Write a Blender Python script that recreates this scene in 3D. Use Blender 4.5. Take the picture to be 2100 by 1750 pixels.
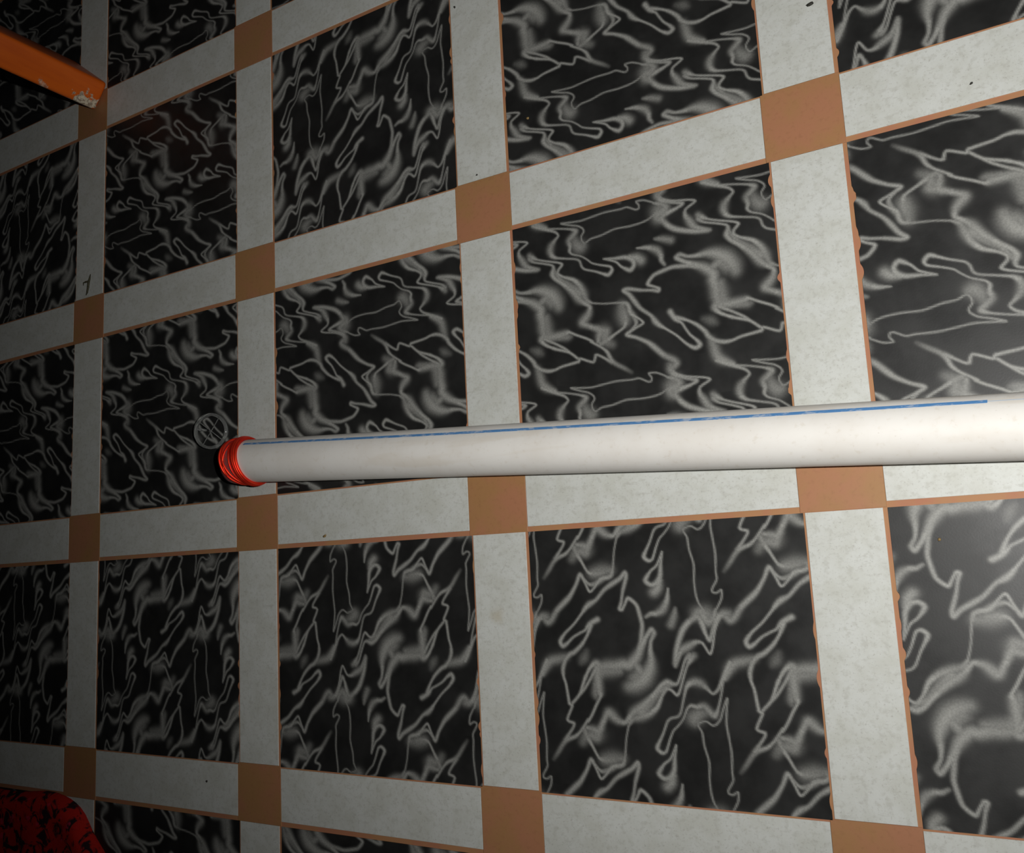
import bpy, bmesh, math, random
import numpy as np
from mathutils import Vector, Matrix

for o in list(bpy.data.objects):
    bpy.data.objects.remove(o)
S = bpy.context.scene
COL = S.collection
random.seed(7)

# ------------------------------------------------------------------ scale
P = 0.22          # one lattice period of the floor (tile + strip), in metres

# ------------------------------------------------------------------ camera
cam_d = bpy.data.cameras.new('camera')
cam_d.sensor_width = 36.0
cam_d.lens = 36.0 * 1842.6588 / 2100.0
cam_d.clip_start = 0.01
cam = bpy.data.objects.new('camera', cam_d)
COL.objects.link(cam)
CR = Vector((0.860553131, -0.050091160, -0.506891689))      # right
CDN = Vector((-0.117313767, -0.987890153, -0.101540757))    # down
CF = Vector((-0.495667014, 0.146846590, -0.856008347))      # forward
CC = Vector((3.52433139, -2.14594309, 2.33202644)) * P
m = Matrix((CR, -CDN, -CF)).transposed().to_4x4()
m.translation = CC
cam.matrix_world = m
S.camera = cam

# ------------------------------------------------------------------ world
world = bpy.data.worlds.new('night_room')
S.world = world
world.use_nodes = True
wb = world.node_tree.nodes['Background']
wb.inputs[0].default_value = (0.55, 0.6, 0.7, 1)
wb.inputs[1].default_value = 0.002

# ------------------------------------------------------------------ the camera's flash
fl = bpy.data.lights.new('camera_flash', 'SPOT')
fl.energy = 14.4
fl.color = (1.0, 0.985, 0.95)
fl.spot_size = math.radians(2 * 54.3)
fl.spot_blend = 1.0
fl.shadow_soft_size = 0.006
flo = bpy.data.objects.new('camera_flash', fl)
COL.objects.link(flo)
flo.location = Vector((3.933, -2.07, 2.403)) * P
aim = Vector((2.864, -1.39, 0)) * P - flo.location
flo.rotation_euler = aim.to_track_quat('-Z', 'Y').to_euler()

# ------------------------------------------------------------------ view
S.view_settings.view_transform = 'Standard'
S.view_settings.look = 'None'
S.view_settings.exposure = 0.0
S.view_settings.gamma = 1.0
S.view_settings.use_curve_mapping = False


# ================================================================== helpers
def tag(o, label=None, cat=None, group=None, kind=None):
    if label: o['label'] = label
    if cat: o['category'] = cat
    if group: o['group'] = group
    if kind: o['kind'] = kind
    return o


def obj(name, me, mat=None, parent=None, smooth=False):
    o = bpy.data.objects.new(name, me)
    COL.objects.link(o)
    if mat and len(me.materials) == 0:
        me.materials.append(mat)
    if parent:
        o.parent = parent
    if smooth:
        me.polygons.foreach_set('use_smooth', [True] * len(me.polygons))
    return o


def empty(name, loc=(0, 0, 0)):
    o = bpy.data.objects.new(name, None)
    o.empty_display_size = 0.02
    o.location = loc
    COL.objects.link(o)
    return o


def mesh(name, verts, faces):
    me = bpy.data.meshes.new(name)
    me.from_pydata([tuple(v) for v in verts], [], [tuple(f) for f in faces])
    me.update()
    return me


class Mat:
    """small wrapper to build node materials"""
    def __init__(self, name, rough=0.5, spec=0.5, metal=0.0):
        self.m = bpy.data.materials.new(name)
        self.m.use_nodes = True
        self.nt = self.m.node_tree
        self.b = self.nt.nodes['Principled BSDF']
        self.b.inputs['Roughness'].default_value = rough
        self.b.inputs['Specular IOR Level'].default_value = spec
        self.b.inputs['Metallic'].default_value = metal

    def n(self, t, **kw):
        nd = self.nt.nodes.new(t)
        for k, v in kw.items():
            setattr(nd, k, v)
        return nd

    def l(self, a, b):
        self.nt.links.new(a, b)

    def noise(self, scale, detail=3, rough=0.55, vec=None, dist=0.0):
        nd = self.n('ShaderNodeTexNoise')
        nd.inputs['Scale'].default_value = scale
        nd.inputs['Detail'].default_value = detail
        nd.inputs['Roughness'].default_value = rough
        nd.inputs['Distortion'].default_value = dist
        if vec: self.l(vec, nd.inputs['Vector'])
        return nd.outputs['Fac']

    def remap(self, fac, a, b, c=0.0, d=1.0):
        nd = self.n('ShaderNodeMapRange', interpolation_type='SMOOTHSTEP')
        nd.inputs[1].default_value = a
        nd.inputs[2].default_value = b
        nd.inputs[3].default_value = c
        nd.inputs[4].default_value = d
        self.l(fac, nd.inputs[0])
        return nd.outputs[0]

    def mix(self, fac, c1, c2, mode='MIX'):
        nd = self.n('ShaderNodeMix', data_type='RGBA', blend_type=mode)
        if isinstance(fac, (int, float)): nd.inputs[0].default_value = fac
        else: self.l(fac, nd.inputs[0])
        for i, c in ((6, c1), (7, c2)):
            if isinstance(c, tuple): nd.inputs[i].default_value = (*c, 1)
            else: self.l(c, nd.inputs[i])
        return nd.outputs[2]

    def math(self, op, a, b=None):
        nd = self.n('ShaderNodeMath', operation=op)
        for i, v in ((0, a), (1, b)):
            if v is None: continue
            if isinstance(v, (int, float)): nd.inputs[i].default_value = v
            else: self.l(v, nd.inputs[i])
        return nd.outputs[0]

    def pos(self):
        return self.n('ShaderNodeNewGeometry').outputs['Position']

    def objc(self):
        return self.n('ShaderNodeTexCoord').outputs['Object']

    def scaled(self, vec, s):
        nd = self.n('ShaderNodeMapping')
        nd.inputs['Scale'].default_value = s
        self.l(vec, nd.inputs['Vector'])
        return nd.outputs[0]

    def dist(self, vec, p):
        nd = self.n('ShaderNodeVectorMath', operation='DISTANCE')
        self.l(vec, nd.inputs[0])
        nd.inputs[1].default_value = p
        return nd.outputs['Value']

    def bump(self, h, strength=0.1, d=0.001):
        nd = self.n('ShaderNodeBump')
        nd.inputs['Strength'].default_value = strength
        nd.inputs['Distance'].default_value = d
        self.l(h, nd.inputs['Height'])
        self.l(nd.outputs[0], self.b.inputs['Normal'])

    def col(self, c):
        if isinstance(c, tuple): self.b.inputs['Base Color'].default_value = (*c, 1)
        else: self.l(c, self.b.inputs['Base Color'])
        return self


# ================================================================== floor materials
# black marbled print: the veins are stored on the tile as a point value
M = Mat('black_marbled_tile', rough=0.42, spec=0.42)
at = M.n('ShaderNodeAttribute', attribute_name='vein')
grain = M.noise(900, 2, vec=M.pos())
cloud = M.noise(40, 3, vec=M.pos())
dark = M.mix(M.remap(cloud, .3, .7), (.012, .012, .0118), (.018, .018, .0175))
light = M.mix(M.remap(grain, .3, .7), (.31, .31, .29), (.40, .40, .375))
M.col(M.mix(at.outputs['Fac'], dark, light))
M.l(M.remap(cloud, .3, .7, .38, .48), M.b.inputs['Roughness'])
M.bump(grain, .05, .0003)
BLACK = M.m

M = Mat('white_strip_tile', rough=0.5, spec=0.4)
ps = M.pos()
c = M.mix(M.remap(M.noise(55, 4, .6, ps), .35, .68), (.575, .59, .565), (.52, .53, .49))
c = M.mix(M.remap(M.noise(260, 3, .6, ps), .48, .70, 0, .5), c, (.42, .42, .38))
c = M.mix(M.remap(M.noise(700, 2, .6, ps), .58, .72, 0, .5), c, (.34, .33, .30))
sc = M.scaled(ps, (1, 4.5, 1))
c = M.mix(M.remap(M.noise(90, 2, .5, sc, 1.2), .66, .72, 0, .22), c, (.34, .33, .29))
# old beige drip stain and a few smudges, each with its own place on the floor
for (sx, sy, sr, sa) in ((2.0906, -2.3065, .034, .45), (2.43, -2.06, .05, .12), (1.36, -2.10, .03, .2)):
    dd = M.dist(ps, (sx * P, sy * P, 0))
    wob = M.math('MULTIPLY', M.noise(150, 2, .5, ps), .035 * P)
    c = M.mix(M.remap(M.math('ADD', dd, wob), .014 * P, (sr + .02) * P, sa, 0), c, (.40, .34, .22))
M.col(c)
M.bump(M.noise(420, 3, .6, ps), .06, .0004)
WHITE = M.m

M = Mat('brown_square_tile', rough=0.5, spec=0.4)
ps = M.pos()
c = M.mix(M.remap(M.noise(28, 4, .6, ps), .35, .65), (.375, .168, .088), (.345, .180, .074))
c = M.mix(M.remap(M.noise(330, 3, .6, ps), .5, .75, 0, .3), c, (.25, .115, .055))
M.col(c)
M.bump(M.noise(420, 3, .6, ps), .06, .0004)
BROWN = M.m

M = Mat('terracotta_backing', rough=0.6, spec=0.3)
ps = M.pos()
c = M.mix(M.remap(M.noise(45, 3, .6, ps), .35, .65), (.39, .165, .092), (.385, .195, .09))
M.col(c)
BACK = M.m

# ================================================================== marbled vein print (periodic)
E1, E2 = 0.5365, 0.5057           # repeat of the print, in lattice units
VEINS = """
5306,3578,1.9,62 5019,3724,1.9,62 4784,3742,1.9,62 4860,3617,1.9,62 4842,3516,1.9,62 4744,3509,1.9,62 4494,3645,1.9,62 4274,3637,1.9,62 3787,3661,1.9,62 3332,3622,1.9,62 3008,3592,1.9,62 2639,3627,1.9,62 2335,3663,1.9,62 2633,3541,1.9,62 2884,3459,1.9,62 3038,3347,1.9,62 3076,3240,1.9,62 2979,3101,1.9,62 3000,2966,1.9,62 3085,2871,1.9,62 3286,2965,1.9,62 3627,2993,1.9,62 4057,3084,1.9,62 4515,3059,1.9,62 4884,3076,1.9,62 5144,3138,1.9,62 5410,3302,1.9,62
1380,3807,4,75 1594,3700,4,80 1877,3589,3,70 2208,3530,2,60 2625,3418,2.5,65 2816,3312,5,70 2703,3187,6,70 2566,3066,6,60 2601,2884,4,70 2568,2739,3,75 2654,2629,2.2,70 2934,2507,1.8,65 3130,2357,1.8,65 3279,2218,1.8,70 3520,2113,2,75 3845,1994,2.5,80 3892,1875,3.2,85 3796,1769,3.5,85 3697,1780,3.2,85 3373,1943,2.2,75 3042,2076,2.2,70 2935,2185,2.5,65 2879,2369,2.5,60 2746,2458,2.2,60 2426,2543,2.2,65 2102,2635,3,75 1967,2742,5,80 1923,2883,7,70 1961,3028,7,60 2090,3175,3.5,60 2229,3308,2.5,70 2131,3441,2.8,70 1922,3545,3,75 1640,3667,3.5,70
2744,3112,8,35 2790,2928,11,55 2908,2793,13,60 3022,2789,9,50
3654,2268,2,70 4029,2098,2.2,80 4191,1916,2.5,80 4450,1757,4,80 4583,1884,4,80 4548,2048,5,80 4340,2166,4,80 4037,2201,3,75 3687,2265,2,70
4469,2148,5,75 4679,2081,8,85 4799,1972,9,75
4700,2357,2,70 4995,2312,4,75 5180,2239,6,75 5320,2146,7,70 5401,1985,5,75 5410,1839,4,70 5493,1699,3,50
5264,2509,3,40 5490,2456,6,60 5731,2360,7,55
2833,1160,4,70 3045,1064,2.5,60 3547,935,1.8,55 4018,875,2.5,60 4261,811,4,70 4329,686,4.5,75 4378,480,4,80 4620,289,2.2,80 4731,147,2.5,85 4473,34,2.5,75 4206,-102,3.5,80 4503,-239,3,75 4818,-426,4,75 4982,-573,5,75 5257,-857,5,70 5536,-1044,6,70 5623,-1164,6,70 5479,-1295,6,60 5541,-1427,3.5,70 5879,-1566,2.2,75 6344,-1658,2,80 6524,-1742,2.2,80 6229,-1907,2.5,70 6203,-2076,4,70 6315,-2276,7,75 6417,-2449,7,75 6538,-2520,4,70 6864,-2658,3.5,55
4335,587,5,70 4496,336,5,55 4506,138,3,70 4206,-102,3,60
4180,591,7,60 4213,338,7,70 4146,129,3,75 3793,-56,3,75 3547,-187,6,70 3384,-234,6,65
4145,820,6,60 4099,557,8,40
89,3853,9,55 58,3735,7,65 172,3581,4,75 555,3422,3,65 795,3341,3.2,75 603,3246,3,80 307,3175,5,80 132,3073,6,75 281,2841,5,80 494,2667,5,78 791,2542,4.5,78 1086,2456,4.5,78 1440,2403,4.5,65
5304,3557,2.5,60 5550,3474,6,70 5665,3342,8,70 5510,3235,10,75 5360,3190,9,70 5393,3078,9,65 5532,2982,7,65
1203,2893,6,60 1297,2820,5,75 1467,2718,2.5,70 1696,2628,2.2,75 2167,2474,2.2,80 2297,2384,2.8,85 2167,2251,2.8,75 2137,2130,3,80 2316,1994,2.8,80 2642,1837,4,85 2837,1618,6,85 2934,1365,8,70 3023,1134,5,60 3179,1040,2.2,60
1195,2794,5,60 1343,2661,2.5,70 1688,2542,2.2,75 1970,2426,2.5,75 1998,2301,4,70 1947,2155,5,80 2047,1983,4,80 2297,1779,4.5,80 2592,1489,7,85 2791,1223,8,75 2960,1052,4,75 3117,929,4,75 3062,724,7,72 2901,552,9,75 2841,474,7,80 3128,309,5,78 3387,176,8,78 3347,-4,7,70 3310,-159,4,65
2029,2214,5,50 2216,1935,5,60 2568,1640,8,60 2807,1393,11,75
3438,155,9,70 3594,103,9,65 3529,-60,9,65 3597,-220,10,50 3748,-319,8,35
478,1836,4,75 595,1892,4,65 810,1790,3,70 1068,1757,4,75 1347,1765,7,80 1616,1696,11,85 1891,1517,14,85 2044,1287,14,75 2105,1118,11,60
487,1814,4,80 718,1653,4,80 1007,1510,6,85 1292,1350,9,85 1491,1150,10,85 1473,988,10,85 1524,765,11,75 1527,529,11,70 1546,338,9,70 1441,206,6,80 1589,27,3.2,85 1918,-150,3,85 2354,-321,2.8,80 2623,-552,2.8,75
1714,1477,10,70 1549,1374,8,70 1427,1321,7,60
1081,1435,5,70 847,1514,4,70 608,1552,4,70 345,1582,3.5,75 52,1532,3.5,75 -225,1458,3.2,75 -418,1242,3.2,85 -225,1130,2.5,80 -94,1047,3,85 -112,978,3,80 -283,1036,3,70 -632,1106,3,70 -1009,1220,3.5,75 -1166,1202,3.5,80 -996,1049,4,75 -834,796,4.5,75 -673,569,3.5,70 -389,321,3.2,70 -278,131,5,75 -164,2,4,80 23,-139,2.5,80 321,-382,2.3,78 588,-664,2.8,78 814,-814,3.5,82 961,-749,4,80 879,-607,3,78 703,-424,2.5,75 577,-213,2.5,70 493,-56,2.5,75 311,97,4,82 183,324,5,80
338,127,4,80 642,1,2.8,80 914,-178,3.2,78 1132,-404,4,75 1213,-559,4.5,72 1387,-704,4,72 1634,-781,3.5,75 1863,-774,2.8,80 2095,-710,2.6,80 2636,-645,3,80 2699,-561,2.5,80 3109,-736,2.6,75 3202,-552,3,75 3308,-564,2.5,70 3560,-732,3,70 3711,-830,4,60
1274,4395,7,50 1337,4176,9,60 1397,3935,9,70 1545,3785,8,78 1807,3641,5,75 1734,3623,3.5,70
1519,297,9,70 1791,233,9,75 2066,238,8,78 2271,257,7,75 2386,285,3.2,80 2621,159,2.6,80 2937,3,2.6,80 3143,-127,2.6,75 3072,-112,2.6,75 3403,-341,2.8,72 3576,-513,3.2,75 3677,-751,4,65 3811,-894,4,50 4058,-1054,4,40 4277,-1209,3.5,15
2058,147,5,50 2329,142,7,55 2441,143,5,30
1559,219,4,70 1888,29,2.8,75 2210,-181,2.8,75 2438,-382,2.5,70
1115,5007,6,20 1319,4923,9,35 1451,4829,6,20
1660,855,9,55 1663,620,12,55 1689,381,12,60 1841,282,9,55
4116,777,10,45 4149,523,14,55 4186,319,12,60
3488,96,13,60 3501,-80,12,55
183,3454,12,50 44,3281,14,55 50,3093,12,55
1691,1442,12,60 1890,1281,13,60
"""


def vein_cell(N=360):
    img = np.zeros((N, N))
    for line in VEINS.strip().splitlines():
        Q = np.array([[float(v) for v in q.split(',')] for q in line.split()])
        Q[:, 0] /= 1e4; Q[:, 1] /= 1e4
        Q[:, 2] = np.clip(Q[:, 2], 1, 99) / 600.0; Q[:, 3] /= 100.0
        n = len(Q); pts = []
        for i in range(n - 1):
            a, b, c_, d = Q[max(i - 1, 0)], Q[i], Q[i + 1], Q[min(i + 2, n - 1)]
            for s in (0, .25, .5, .75):
                q = .5 * (2 * b + (c_ - a) * s + (2 * a - 5 * b + 4 * c_ - d) * s * s + (-a + 3 * b - 3 * c_ + d) * s ** 3)
                pts.append(.75 * q + .25 * (b + (c_ - b) * s))
        pts.append(Q[-1])
        for a, b in zip(pts[:-1], pts[1:]):
            mg = max(a[2], b[2]) * 2.2
            lo = np.minimum(a[:2], b[:2]) - mg; hi = np.maximum(a[:2], b[:2]) + mg
            I, J = np.meshgrid(np.arange(int(lo[0] / E1 * N) - 1, int(hi[0] / E1 * N) + 2),
                               np.arange(int(lo[1] / E2 * N) - 1, int(hi[1] / E2 * N) + 2))
            X = (I + .5) / N * E1; Y = (J + .5) / N * E2
            d = b[:2] - a[:2]
            t = np.clip(((X - a[0]) * d[0] + (Y - a[1]) * d[1]) / (d @ d + 1e-12), 0, 1)
            dist = np.hypot(X - a[0] - t * d[0], Y - a[1] - t * d[1])
            hw = a[2] + (b[2] - a[2]) * t; it = a[3] + (b[3] - a[3]) * t
            hw = np.where(hw < .005, hw * .86, hw)
            np.maximum.at(img, (J % N, I % N), it * np.where(hw > .0085, .86 * np.exp(-(dist / (hw * .9)) ** 2), np.exp(-(dist / (hw * .92)) ** 2.4)))
    return img


CELL = vein_cell()


def vein_at(X, Y, rot, ou, ov):
    u, v = X / E1, Y / E2
    u, v = ((u, v), (v, -u), (-u, -v), (-v, u))[rot]
    N = len(CELL)
    x = (u + ou) * N - .5; y = (v + ov) * N - .5
    i = np.floor(x).astype(int); j = np.floor(y).astype(int); fx = x - i; fy = y - j
    g = lambda a, b: CELL[b % N, a % N]
    return (g(i, j) * (1 - fx) + g(i + 1, j) * fx) * (1 - fy) + (g(i, j + 1) * (1 - fx) + g(i + 1, j + 1) * fx) * fy


# ================================================================== floor
SX, SY, ASP = 0.2060, 0.2090, 0.9329
DX = {1: -0.0068, 2: 0.0043}
DY = {1: 0.0025, 2: 0.0049}
colx = lambda c: c + DX.get(c, 0)            # left edge of brown column c
rowy = lambda r: -(r + DY.get(r, 0)) * ASP   # top edge of brown row r (y up)
SYH = SY * ASP
C0, C1, R0, R1 = -2, 5, -3, 4
TH = 0.0006                                  # tile thickness (joints are this deep)
G_L, G_R, G_T, G_B = .012, .010, .008, .015  # how far white strips are set in from the brown squares

x0, x1 = (C0 - .1) * P, (C1 + 1.2) * P
y1, y0 = (rowy(R0) + .1) * P, (rowy(R1 + 1) - .3) * P
bm = bmesh.new()
bmesh.ops.create_cube(bm, size=1)
for v in bm.verts:
    v.co = Vector(((x0 + x1) / 2 + v.co.x * (x1 - x0), (y0 + y1) / 2 + v.co.y * (y1 - y0), -TH - .004 + v.co.z * .008))
fm = bpy.data.meshes.new('floor'); bm.to_mesh(fm); bm.free()
floor = tag(obj('floor', fm, BACK), 'tiled floor of black marbled squares, white strips and brown corner squares', 'floor', kind='structure')


def slab(w, h, ch=.00015):
    """flat tile w x h with its top at z=0, chamfered edge"""
    w, h = w * P / 2, h * P / 2
    v = []
    for (zz, k) in ((-TH, 0), (-.0001, 0), (0, ch)):
        v += [(-w + k, -h + k, zz), (w - k, -h + k, zz), (w - k, h - k, zz), (-w + k, h - k, zz)]
    f = []
    for r in (0, 4):
        for k in range(4):
            f.append((r + k, r + (k + 1) % 4, r + 4 + (k + 1) % 4, r + 4 + k))
    f.append((8, 9, 10, 11))
    return mesh('slab', v, f)


_cache = {}


def slab_cached(kind, w, h, mat):
    k = (kind, round(w, 4), round(h, 4))
    if k not in _cache:
        me = slab(w, h); me.materials.append(mat); _cache[k] = me
    return _cache[k]


TILES = {(2, 1): (0, 0, 0), (3, 1): (2, .9723, .4466), (1, 1): (2, .8598, .0526), (2, 0): (0, .0067, .1555),
         (2, 2): (3, .4413, .5566), (1, 2): (1, .0854, .422), (1, 0): (3, .7348, .0343), (3, 2): (1, .3839, .4309),
         (3, 0): (1, .9433, .7351), (0, 1): (2, 0.7088, 0.7626), (0, 0): (2, .3841, .2539), (0, 2): (1, .6811, .1628),
         (1, 3): (2, .8115, .3032), (0, 3): (2, .0423, .1399), (0, -1): (2, .1273, .6563), (-1, 0): (3, .7355, .3889),
         (-1, 1): (2, .8748, .7448), (-1, 2): (1, .1401, .0238), (-1, -1): (0, .1768, .7406), (1, -1): (2, .0994, .6042),
         (2, 3): (0, .8164, .6497), (3, 3): (3, .3, .2), (-1, 3): (0, .4, .7), (2, -1): (3, .1, .8), (3, -1): (0, .2, .5)}


def black_tile(c, r, N):
    """black square with the marbled print; its printed edge is scalloped left and right"""
    rnd = random.Random(c * 31 + r * 7 + 5)
    rot, ou, ov = TILES[(c, r)]
    xa, xb = colx(c) + SX + .001, colx(c + 1) + .007
    ya, yb = rowy(r) - SYH - .0005, rowy(r + 1) - .003
    t = np.linspace(0, 1, N + 1)
    bl = np.zeros(N + 1); br = np.zeros(N + 1)
    for arr in (bl, br):
        for _ in range(rnd.randint(4, 6)):
            p0 = rnd.uniform(.05, .95); w = rnd.uniform(.012, .03); am = rnd.uniform(.002, .007)
            arr += am * np.clip(1 - ((t - p0) / w) ** 2, 0, 1)
    bl = np.clip(bl, 0, .008); br = np.clip(br, 0, .007)
    Y = (ya + (yb - ya) * t)[:, None] * np.ones((1, N + 1))
    X = xa + (xb - xa) * t[None, :] * np.ones((N + 1, 1))
    for k in range(8):                      # only the outermost columns follow the scalloped edge
        X[:, k] += bl * (1 - k / 8); X[:, N - k] -= br * (1 - k / 8)
    V = vein_at(X, Y, rot, ou, ov)
    B = 8
    nb = N // B
    faces = []
    idx = lambda j, i: j * (N + 1) + i
    for bj in range(nb):
        for bi in range(nb):
            j0, i0 = bj * B, bi * B
            blk = V[j0:j0 + B + 1, i0:i0 + B + 1]
            if 0 < bi < nb - 1 and blk.max() - blk.min() < .02:
                faces.append((idx(j0, i0), idx(j0 + B, i0), idx(j0 + B, i0 + B), idx(j0, i0 + B)))
            else:
                for j in range(j0, j0 + B):
                    for i in range(i0, i0 + B):
                        faces.append((idx(j, i), idx(j + 1, i), idx(j + 1, i + 1), idx(j, i + 1)))
    cx, cy = (xa + xb) / 2, (ya + yb) / 2
    n0 = (N + 1) ** 2
    co = np.zeros((n0, 3)); co[:, 0] = (X.ravel() - cx) * P; co[:, 1] = (Y.ravel() - cy) * P
    ring = [idx(0, i) for i in range(N)] + [idx(j, N) for j in range(N)] + [idx(N, i) for i in range(N, 0, -1)] + [idx(j, 0) for j in range(N, 0, -1)]
    low = co[ring].copy(); low[:, 2] = -TH
    co = np.vstack([co, low]); val = np.concatenate([V.ravel(), V.ravel()[ring]])
    L = len(ring)
    for k in range(L):
        k2 = (k + 1) % L
        faces.append((ring[k], ring[k2], n0 + k2, n0 + k))
    # keep only used vertices
    F = np.array(faces)
    used, inv = np.unique(F.ravel(), return_inverse=True)
    F = inv.reshape(F.shape); co = co[used]; val = val[used]
    me = bpy.data.meshes.new('black_tile')
    me.vertices.add(len(co)); me.vertices.foreach_set('co', co.ravel())
    me.loops.add(F.size); me.loops.foreach_set('vertex_index', F.ravel())
    me.polygons.add(len(F)); me.polygons.foreach_set('loop_start', np.arange(0, F.size, 4))
    me.polygons.foreach_set('use_smooth', np.zeros(len(F), dtype=bool))
    me.update(calc_edges=True)
    a = me.attributes.new('vein', 'FLOAT', 'POINT'); a.data.foreach_set('value', val.astype(np.float32))
    me.materials.append(BLACK)
    return me, cx, cy


_tile_mesh = {}
for r in range(R0, R1 + 1):
    for c in range(C0, C1 + 1):
        bx, by = colx(c), rowy(r)
        # brown square
        o = obj('brown_square', slab_cached('b', SX - .0012, SYH - .0012, BROWN), None, floor)
        o.location = ((bx + SX / 2) * P, (by - SYH / 2) * P, 0)
        # horizontal white strip to the right of the square
        xa, xb = bx + SX, colx(c + 1)
        ya, yb = by - G_T, by - SYH + G_B
        o = obj('white_strip', slab_cached('h', xb - xa - .0006, ya - yb, WHITE), None, floor)
        o.location = ((xa + xb) / 2 * P, (ya + yb) / 2 * P, 0)
        # vertical white strip below the square
        xa, xb = bx + G_L, bx + SX - G_R
        ya, yb = by - SYH, rowy(r + 1)
        o = obj('white_strip', slab_cached('v', xb - xa, ya - yb - .0006, WHITE), None, floor)
        o.location = ((xa + xb) / 2 * P, (ya + yb) / 2 * P, 0)
        # black tile
        if (c, r) in TILES:
            N = 208 if (1 <= c <= 3 and 0 <= r <= 2) else (176 if c >= 0 else 152)
            me, cx, cy = black_tile(c, r, N)
            _tile_mesh[(c, r)] = me
        else:
            me = None
            cx, cy = (bx + SX + .001 + colx(c + 1) + .007) / 2, (by - SYH - .0005 + rowy(r + 1) - .003) / 2
        _tile_mesh.setdefault('todo', []).append((c, r, me, cx, cy))
spare = [_tile_mesh[k] for k in ((0, 0), (0, 2), (0, 1), (-1, 0), (-1, 1))]
for (c, r, me, cx, cy) in _tile_mesh['todo']:
    if me is None:
        me = spare[(c * 3 + r * 5) % len(spare)]
    o = obj('black_tile', me, None, floor)
    o.location = (cx * P, cy * P, 0)

# ================================================================== white pipe
PR = 0.0757 * P
AX0 = Vector((2, -1.8118, 0.0757)) * P
AD = Vector((1, -0.06653, 0)).normalized()
AN = Vector((0, 0, 1)).cross(AD)
pipe = empty('plastic_pipe', (0, 0, 0))
tag(pipe, 'long white plastic pipe with a blue line lying across the tiled floor', 'pipe')


def axp(X):
    """point on the pipe's axis at lattice x"""
    return AX0 + AD * ((X - 2) * P / AD.x)


def around(X, a, rr):
    a = math.radians(a)
    return axp(X) + (Vector((0, 0, 1)) * math.cos(a) + AN * math.sin(a)) * rr


TIP, END = 1.078, 5.2
M = Mat('white_pvc', rough=0.52, spec=0.25)
oc = M.objc()
c = M.mix(M.remap(M.noise(30, 4, .6, oc), .35, .7), (.775, .755, .72), (.73, .70, .655))
c = M.mix(M.remap(M.noise(240, 3, .65, oc), .56, .76, 0, .35), c, (.60, .54, .45))
c = M.mix(M.remap(M.noise(70, 2, .5, M.scaled(oc, (.12, 1, 1)), .6), .62, .72, 0, .3), c, (.62, .55, .45))
c = M.mix(M.remap(M.noise(800, 1, .5, oc), .74, .80, 0, .3), c, (.45, .40, .33))
M.col(c)
M.bump(M.noise(300, 3, .6, oc), .03, .0003)
PVC = M.m
NS = 72
v, f = [], []
rows = [(TIP, PR * .86), (TIP + .0005, PR * .9), (TIP + .001, PR * .995), (TIP + .002, PR), (TIP + .006, PR)] + [(TIP + (END - TIP) * k / 12, PR) for k in range(1, 13)] + [(END + .0005, PR * .99), (END + .001, PR * .86), (END - .01, PR * .86), (TIP + .01, PR * .86), (TIP, PR * .86)]
for X, rr in rows:
    for k in range(NS):
        v.append(around(X, 360 * k / NS, rr))
for q in range(len(rows) - 1):
    for k in range(NS):
        f.append((q * NS + k, q * NS + (k + 1) % NS, (q + 1) * NS + (k + 1) % NS, (q + 1) * NS + k))
o = obj('pipe_tube', mesh('pipe_tube', v, f), PVC, pipe, True)

# blue printed line
M = Mat('blue_line', rough=0.4, spec=0.45)
oc = M.objc()
worn = M.remap(M.noise(420, 3, .7, M.scaled(oc, (.35, 1, 1))), .50, .64)
M.col(M.mix(worn, (.095, .26, .55), (.38, .48, .64)))
BLUE = M.m


def stripe(Xa, Xb, ha, name, mat, a_of):
    v, f = [], []
    n = 60
    for k in range(n + 1):
        X = Xa + (Xb - Xa) * k / n
        a0 = a_of(X)
        for j in range(4):
            v.append(around(X, a0 + ha * (j / 1.5 - 1), PR + .00012))
    for k in range(n):
        for j in range(3):
            q = k * 4 + j
            f.append((q, q + 1, q + 5, q + 4))
    o = obj(name, mesh(name, v, f), mat, pipe, True)
    return o


ang = lambda X: 46.5 - 5.5 * min(1, max(0, (X - 1.16) / .8)) + 3.0 * max(0, (X - 2.9) / .5)
tag(stripe(1.165, 3.448, 4.0, 'blue_line', BLUE, ang), 'thin blue printed line along the pipe')
M = Mat('faded_blue_line', rough=0.4, spec=0.45)
M.col((.52, .60, .70))
tag(stripe(3.448, END - .02, 1.1, 'blue_line', M.m, ang), 'faded pale blue end of the printed line')

# red wrapping on the tip
M = Mat('dark_red_tape', rough=0.5, spec=0.4)
oc = M.objc()
M.col(M.mix(M.remap(M.noise(500, 3, .6, oc), .4, .62), (.42, .05, .04), (.20, .09, .10)))
TAPE = M.m
M = Mat('shiny_red_thread', rough=0.48, spec=0.5, metal=0.8)
oc = M.objc()
M.col(M.mix(M.remap(M.noise(260, 2, .6, oc), .4, .65), (1.0, .060, .022), (1.0, .035, .018)))
RED = M.m
wrap_v, wrap_f = [], []
prof = [(1.074, .80), (1.072, 1.02), (1.085, 1.05), (1.10, 1.035), (1.125, 1.05), (1.15, 1.03), (1.158, 1.0)]
for X, k in prof:
    for j in range(NS):
        a = 360 * j / NS
        wrap_v.append(around(X + .012 * (X > 1.1) * (-math.sin(math.radians(a))), a, PR * k))
for q in range(len(prof) - 1):
    for k in range(NS):
        wrap_f.append((q * NS + k, q * NS + (k + 1) % NS, (q + 1) * NS + (k + 1) % NS, (q + 1) * NS + k))
wrap = tag(obj('tip_wrapping', mesh('tip_wrapping', wrap_v, wrap_f), TAPE, pipe, True), 'bright red thread wound round the tip of the pipe')


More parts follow.
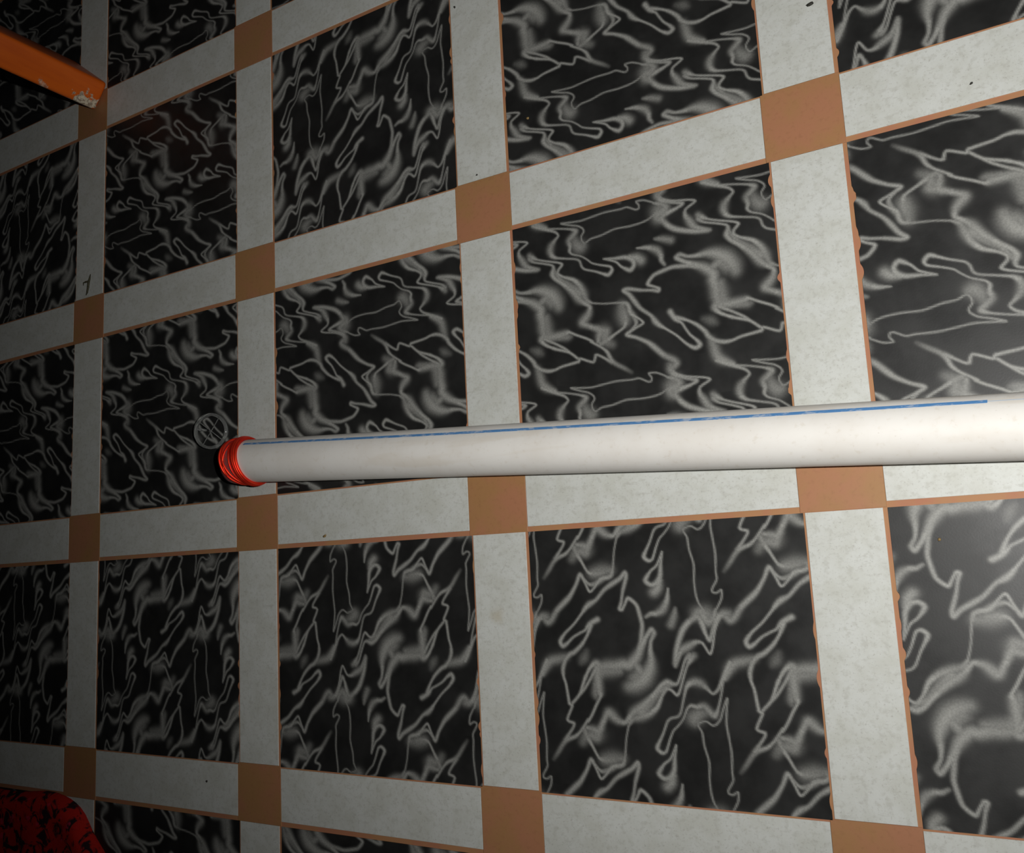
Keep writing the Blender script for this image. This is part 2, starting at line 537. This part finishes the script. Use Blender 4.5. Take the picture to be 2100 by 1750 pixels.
def strand(fx, th, lift):
    """closed thread loop round the pipe; fx(angle) gives its place along the pipe"""
    n, kk = 64, 7
    v, f = [], []
    for i in range(n):
        a = 360 * i / n
        cpt = around(fx(a), a, PR + lift)
        nrm = (cpt - axp(fx(a))); nrm -= AD * nrm.dot(AD); nrm.normalize()
        for j in range(kk):
            b = 2 * math.pi * j / kk
            v.append(cpt + (nrm * math.cos(b) + AD * math.sin(b)) * th)
    for i in range(n):
        for j in range(kk):
            f.append((i * kk + j, i * kk + (j + 1) % kk, ((i + 1) % n) * kk + (j + 1) % kk, ((i + 1) % n) * kk + j))
    return obj('thread_strand', mesh('thread_strand', v, f), RED, wrap, True)


sn = lambda a: math.sin(math.radians(a))
cs = lambda a: math.cos(math.radians(a))
rs = random.Random(3)
for base, lf in ((1.160, .0012), (1.153, .0017), (1.146, .0018), (1.139, .0013)):
    j1, j2 = rs.uniform(-.003, .003), rs.uniform(0, 360)
    strand(lambda a, b=base, j1=j1, j2=j2: b - .024 * sn(a) + j1 * sn(2 * a + j2), .0013, lf)
for base, am, ph, th, k in ((1.112, .034, 14, .0011, 1), (1.120, .034, 34, .0010, 1), (1.118, .022, -20, .0008, 2), (1.128, .014, 60, .0007, 2)):
    strand(lambda a, b=base, am=am, ph=ph, k=k: b - am * cs(a - ph) - .012 * sn(a) + .004 * sn(k * a + ph), th, .0010)

# ================================================================== clear spoked ring by the tip
M = Mat('clear_plastic', rough=0.06, spec=0.5)
M.col((.93, .95, .93))
M.b.inputs['Transmission Weight'].default_value = 0.93
M.b.inputs['IOR'].default_value = 1.46
CLEAR = M.m
ring = empty('plastic_ring', (0, 0, 0))
tag(ring, 'small clear plastic ring with crossed spokes beside the red pipe tip', 'ring')
RR = .0665 * P


def torus_band(R, h, t, n=64):
    """band: outer radius R, height h, wall t with rounded rims"""
    pr = [(R - t, 0), (R - t * .5, -h * .08), (R, 0), (R + t * .1, h * .5), (R, h), (R - t * .5, h * 1.08), (R - t, h), (R - t * .9, h * .5)]
    v, f = [], []
    for i in range(n):
        a = 2 * math.pi * i / n
        for (rr, z) in pr: v.append((rr * math.cos(a), rr * math.sin(a), z))
    q = len(pr)
    for i in range(n):
        for j in range(q):
            f.append((i * q + j, ((i + 1) % n) * q + j, ((i + 1) % n) * q + (j + 1) % q, i * q + (j + 1) % q))
    return mesh('ring_band', v, f)


obj('ring_band', torus_band(RR, .0030, .0022), CLEAR, ring, True)


def rod(p0, p1, r0, n=8):
    p0, p1 = Vector(p0), Vector(p1)
    d = (p1 - p0).normalized(); u = d.orthogonal().normalized(); w = d.cross(u)
    v, f = [], []
    for p in (p0, p1):
        for k in range(n):
            a = 2 * math.pi * k / n
            v.append(p + (u * math.cos(a) + w * math.sin(a)) * r0)
    for k in range(n): f.append((k, (k + 1) % n, n + (k + 1) % n, n + k))
    f.append(tuple(range(n))[::-1]); f.append(tuple(range(n, 2 * n)))
    return mesh('spoke', v, f)


for a in (66, 152):
    ca, sa = math.cos(math.radians(a)) * (RR - .001), math.sin(math.radians(a)) * (RR - .001)
    obj('spoke', rod((-ca, -sa, .0012), (ca, sa, .0012), .00045), CLEAR, ring, True)
# foot that holds its far edge up
obj('foot', rod((-RR * .92, 0, .0006), (-RR * .92 + .0038, 0, -.0105), .0011), CLEAR, ring, True)
tilt = math.radians(20)
ring.rotation_euler = (0, tilt, math.radians(-12))
rc = Vector((0.8925, -1.6141, 0)) * P
ring.location = (rc.x, rc.y, RR * math.sin(tilt) + .0004)

# ================================================================== orange furniture leg
M = Mat('orange_painted_wood', rough=0.42, spec=0.45)
oc = M.objc()
gr = M.noise(60, 4, .6, M.scaled(oc, (1, 1, .12)))
c = M.mix(M.remap(gr, .35, .65), (.83, .155, .010), (.70, .115, .008))
# chipped patch near the foot, pale primer and bare wood showing
z = M.n('ShaderNodeSeparateXYZ'); M.l(oc, z.inputs[0])
wn = M.math('MULTIPLY', M.math('SUBTRACT', M.noise(140, 4, .65, oc), .5), .030)
d1 = M.dist(M.scaled(oc, (1, 1, .62)), (-.0125, -.0011, .0085))
chip = M.remap(M.math('ADD', M.math('MULTIPLY', d1, 1.0), wn), .0075, .0095, 1, 0)
d2 = M.dist(oc, (-.0140, -.0011, .055))
chip2 = M.remap(M.math('ADD', d2, wn), .0035, .0055, .6, 0)
d3 = M.dist(M.scaled(oc, (.30, 1, 1)), (-.0008, -.0011, .0155))
chip3 = M.remap(M.math('ADD', d3, M.math('MULTIPLY', wn, .25)), .0012, .0022, .9, 0)
chip = M.math('MAXIMUM', M.math('MAXIMUM', chip, chip2), chip3)
pale = M.mix(M.remap(M.noise(330, 3, .6, oc), .42, .6), (.80, .72, .55), (.35, .27, .20))
c = M.mix(chip, c, pale)
M.col(c)
M.l(M.remap(chip, 0, 1, .42, .7), M.b.inputs['Roughness'])
M.bump(M.math('SUBTRACT', M.math('MULTIPLY', gr, .2), chip), .25, .0006)
ORANGE = M.m
F1 = Vector((.1290, -.0882)) * P
F2 = Vector((.2108, .0150)) * P
F3 = Vector((.0280, .2462)) * P
wv = (F2 - F1); wlen = wv.length; wv.normalize()
dlen = (F3 - F2).length
bm = bmesh.new()
bmesh.ops.create_cube(bm, size=1)
LH = .28
for q in bm.verts:
    q.co = Vector((q.co.x * wlen, (q.co.y + .5) * dlen, (q.co.z + .5) * LH))
bmesh.ops.bevel(bm, geom=list(bm.edges), offset=.0035, segments=3, profile=.5, affect='EDGES')
lm = bpy.data.meshes.new('furniture_leg'); bm.to_mesh(lm); bm.free()
leg = tag(obj('furniture_leg', lm, ORANGE, None, True), 'orange painted wooden furniture leg with a chipped white patch at its foot', 'furniture leg')
mid = (F1 + F2) / 2
leg.location = (mid.x, mid.y, 0)
leg.rotation_euler = (0, 0, math.atan2(wv.y, wv.x))

# ================================================================== red patterned mat in the corner
M = Mat('red_patterned_fabric', rough=0.85, spec=0.15)
oc = M.pos()
pat = M.remap(M.noise(75, 3, .6, oc, .8), .47, .58)
c = M.mix(pat, (.44, .016, .010), (.025, .010, .012))
c = M.mix(M.remap(M.noise(120, 2, .5, oc), .62, .72, 0, .6), c, (.62, .03, .09))
M.col(c)
M.bump(M.noise(900, 3, .7, oc), .5, .0008)
CLOTH = M.m
OUT = [(x * P, y * P) for x, y in [(-1.35, -2.95), (-0.9, -2.97), (-0.4384, -3.0009), (-0.297, -3.0015), (-0.0952, -2.9815), (-0.0234, -2.9851), (0.0664, -3.002), (0.1361, -3.0365), (0.1678, -3.07), (0.187, -3.1044), (0.2241, -3.1366), (0.2668, -3.1749), (0.3148, -3.2206), (0.36, -3.5), (0.4, -4.4), (-1.35, -4.4)]]


def seg_d(px, py, a, b):
    ax, ay = a; bx_, by_ = b
    dx, dy = bx_ - ax, by_ - ay
    t = np.clip(((px - ax) * dx + (py - ay) * dy) / (dx * dx + dy * dy), 0, 1)
    return np.hypot(px - ax - t * dx, py - ay - t * dy)


def mat_mesh():
    poly = np.array(OUT)
    cx, cy = -.45 * P, -3.75 * P
    # polar grid round the centre, out to the outline
    n, k = 160, 26
    ang_ = np.linspace(0, 2 * math.pi, n, endpoint=False)
    rad = np.zeros(n)
    for i, a in enumerate(ang_):
        dx, dy = math.cos(a), math.sin(a)
        best = 0
        for p, q in zip(poly, np.roll(poly, -1, 0)):
            ex, ey = q - p
            den = dx * ey - dy * ex
            if abs(den) < 1e-12: continue
            t = ((p[0] - cx) * ey - (p[1] - cy) * ex) / den
            s = ((p[0] - cx) * dy - (p[1] - cy) * dx) / den
            if t > 0 and -1e-9 <= s <= 1 + 1e-9: best = max(best, t)
        rad[i] = best
    rad = (rad + .5 * (np.roll(rad, 1) + np.roll(rad, -1))) / 2
    v = [(cx, cy, .011)]; f = []
    H = .010
    for j in range(1, k + 1):
        s = 1 - (1 - j / k) ** 1.8
        for i in range(n):
            r_ = rad[i] * s
            dist = rad[i] - r_
            prof_ = 1 - max(0, 1 - dist / .012) ** 2.2
            x, y = cx + r_ * math.cos(ang_[i]), cy + r_ * math.sin(ang_[i])
            zz = .0016 + (H + .0012 * math.sin(x * 90 + 1) * math.sin(y * 75)) * prof_
            v.append((x, y, zz))
    for i in range(n):
        f.append((0, 1 + i, 1 + (i + 1) % n))
        for j in range(k - 1):
            a = 1 + j * n
            f.append((a + i, a + n + i, a + n + (i + 1) % n, a + (i + 1) % n))
    b0 = 1 + (k - 1) * n
    lo = len(v)
    for i in range(n):
        x, y, _ = v[b0 + i]; v.append((x, y, .0001))
    for i in range(n):
        f.append((b0 + i, lo + i, lo + (i + 1) % n, b0 + (i + 1) % n))
    return mesh('floor_mat', v, f)


tag(obj('floor_mat', mat_mesh(), CLOTH, None, True), 'dark red fabric mat with black mottled pattern in the dim corner', 'mat')

# ================================================================== crumbs and scraps on the floor
def solid(name, col, rough=.7):
    m_ = Mat(name, rough=rough, spec=.3)
    nn = m_.noise(700, 2, .6, m_.objc())
    m_.col(m_.mix(m_.remap(nn, .35, .65), col, tuple(k * .55 for k in col)))
    return m_.m


DARK = solid('dark_debris', (.035, .032, .026))
TAN = solid('tan_debris', (.30, .20, .08))
GREENISH = solid('dry_leaf_debris', (.07, .065, .035))


def lump(name, x, y, sx, sy, rz, mat, label, cat, seed):
    """little irregular crumb resting on the tiles"""
    rr = random.Random(seed)
    bm = bmesh.new()
    bmesh.ops.create_icosphere(bm, subdivisions=2, radius=1)
    for q in bm.verts:
        k = 1 + rr.uniform(-.22, .22)
        q.co = Vector((q.co.x * sx * k * (1 - .35 * q.co.x), q.co.y * sy * k, q.co.z * min(sx, sy) * .7 * k))
    zmin = min(q.co.z for q in bm.verts)
    for q in bm.verts: q.co.z -= zmin
    me = bpy.data.meshes.new(name); bm.to_mesh(me); bm.free()
    o = tag(obj(name, me, mat, None, True), label, cat)
    o.location = (x * P, y * P, .00005)
    o.rotation_euler = (0, 0, rz)
    return o


lump('dark_seed', 3.1561, -0.7269, 0.0022, 0.0011, 0.120, DARK, 'dark pointed seed lying on white strip at the top edge', 'seed', 1)
lump('crumb', 2.0929, -0.9182, 0.0007, 0.0006, 0.300, DARK, 'tiny black crumb just above a brown square', 'crumb', 2)
lump('crumb', 3.5017, -1.0659, 0.0008, 0.0006, 0.600, DARK, 'small grey crumb on the bright white strip at upper right', 'crumb', 3)
lump('crumb', 1.4213, -2.0325, 0.0017, 0.001, 0.387, TAN, 'tan crumb on white strip below the pipe by the terracotta line', 'crumb', 4)
lump('crumb', 3.3126, -2.1477, 0.0009, 0.0007, 1.200, TAN, 'yellowish crumb on the black tile below the pipe at right', 'crumb', 5)
lump('crumb', 2.2884, -0.7843, 0.0008, 0.0012, 1.500, TAN, 'tiny orange brown crumb on the black tile at the top', 'crumb', 6)
lump('crumb', 2.0359, -0.3105, 0.001, 0.0008, 1.800, DARK, 'small dark crumb on white strip near the top edge', 'crumb', 7)
lump('crumb', 0.839, -2.8735, 0.0008, 0.0011, 2.100, DARK, 'small dark crumb on white strip near the red mat', 'crumb', 8)


def twig(name, pts, rads, mat):
    v, f = [], []
    n = 8
    pts = [Vector(p) for p in pts]
    for i, p in enumerate(pts):
        d = (pts[min(i + 1, len(pts) - 1)] - pts[max(i - 1, 0)]).normalized()
        u = d.cross(Vector((0, 0, 1))).normalized(); w = u.cross(d)
        for k in range(n):
            a = 2 * math.pi * k / n
            v.append(p + (u * math.cos(a) + w * math.sin(a)) * rads[i])
    for i in range(len(pts) - 1):
        for k in range(n):
            f.append((i * n + k, i * n + (k + 1) % n, (i + 1) * n + (k + 1) % n, (i + 1) * n + k))
    f.append(tuple(range(n))[::-1]); f.append(tuple(range((len(pts) - 1) * n, len(pts) * n)))
    return mesh(name, v, f)


tw = empty('dried_scrap', (0, 0, 0))
tag(tw, 'dried leaf scrap shaped like a hook on white strip above a brown square', 'debris')
obj('stem', twig('stem', [(x * P, y * P, .0012) for x, y in [(0.1199, -0.8377), (0.1139, -0.8582), (0.1076, -0.8722), (0.1049, -0.8935), (0.0989, -0.9162), (0.0924, -0.9259)]], [.0003, .0009, .0011, .0010, .0008, .0003], GREENISH), GREENISH, tw, True)
obj('side_shoot', twig('side_shoot', [(x * P, y * P, .0010) for x, y in [(0.1074, -0.8656), (0.0872, -0.8659), (0.0704, -0.8668), (0.0707, -0.8779)]], [.0007, .0009, .0005, .0003], GREENISH), GREENISH, tw, True)
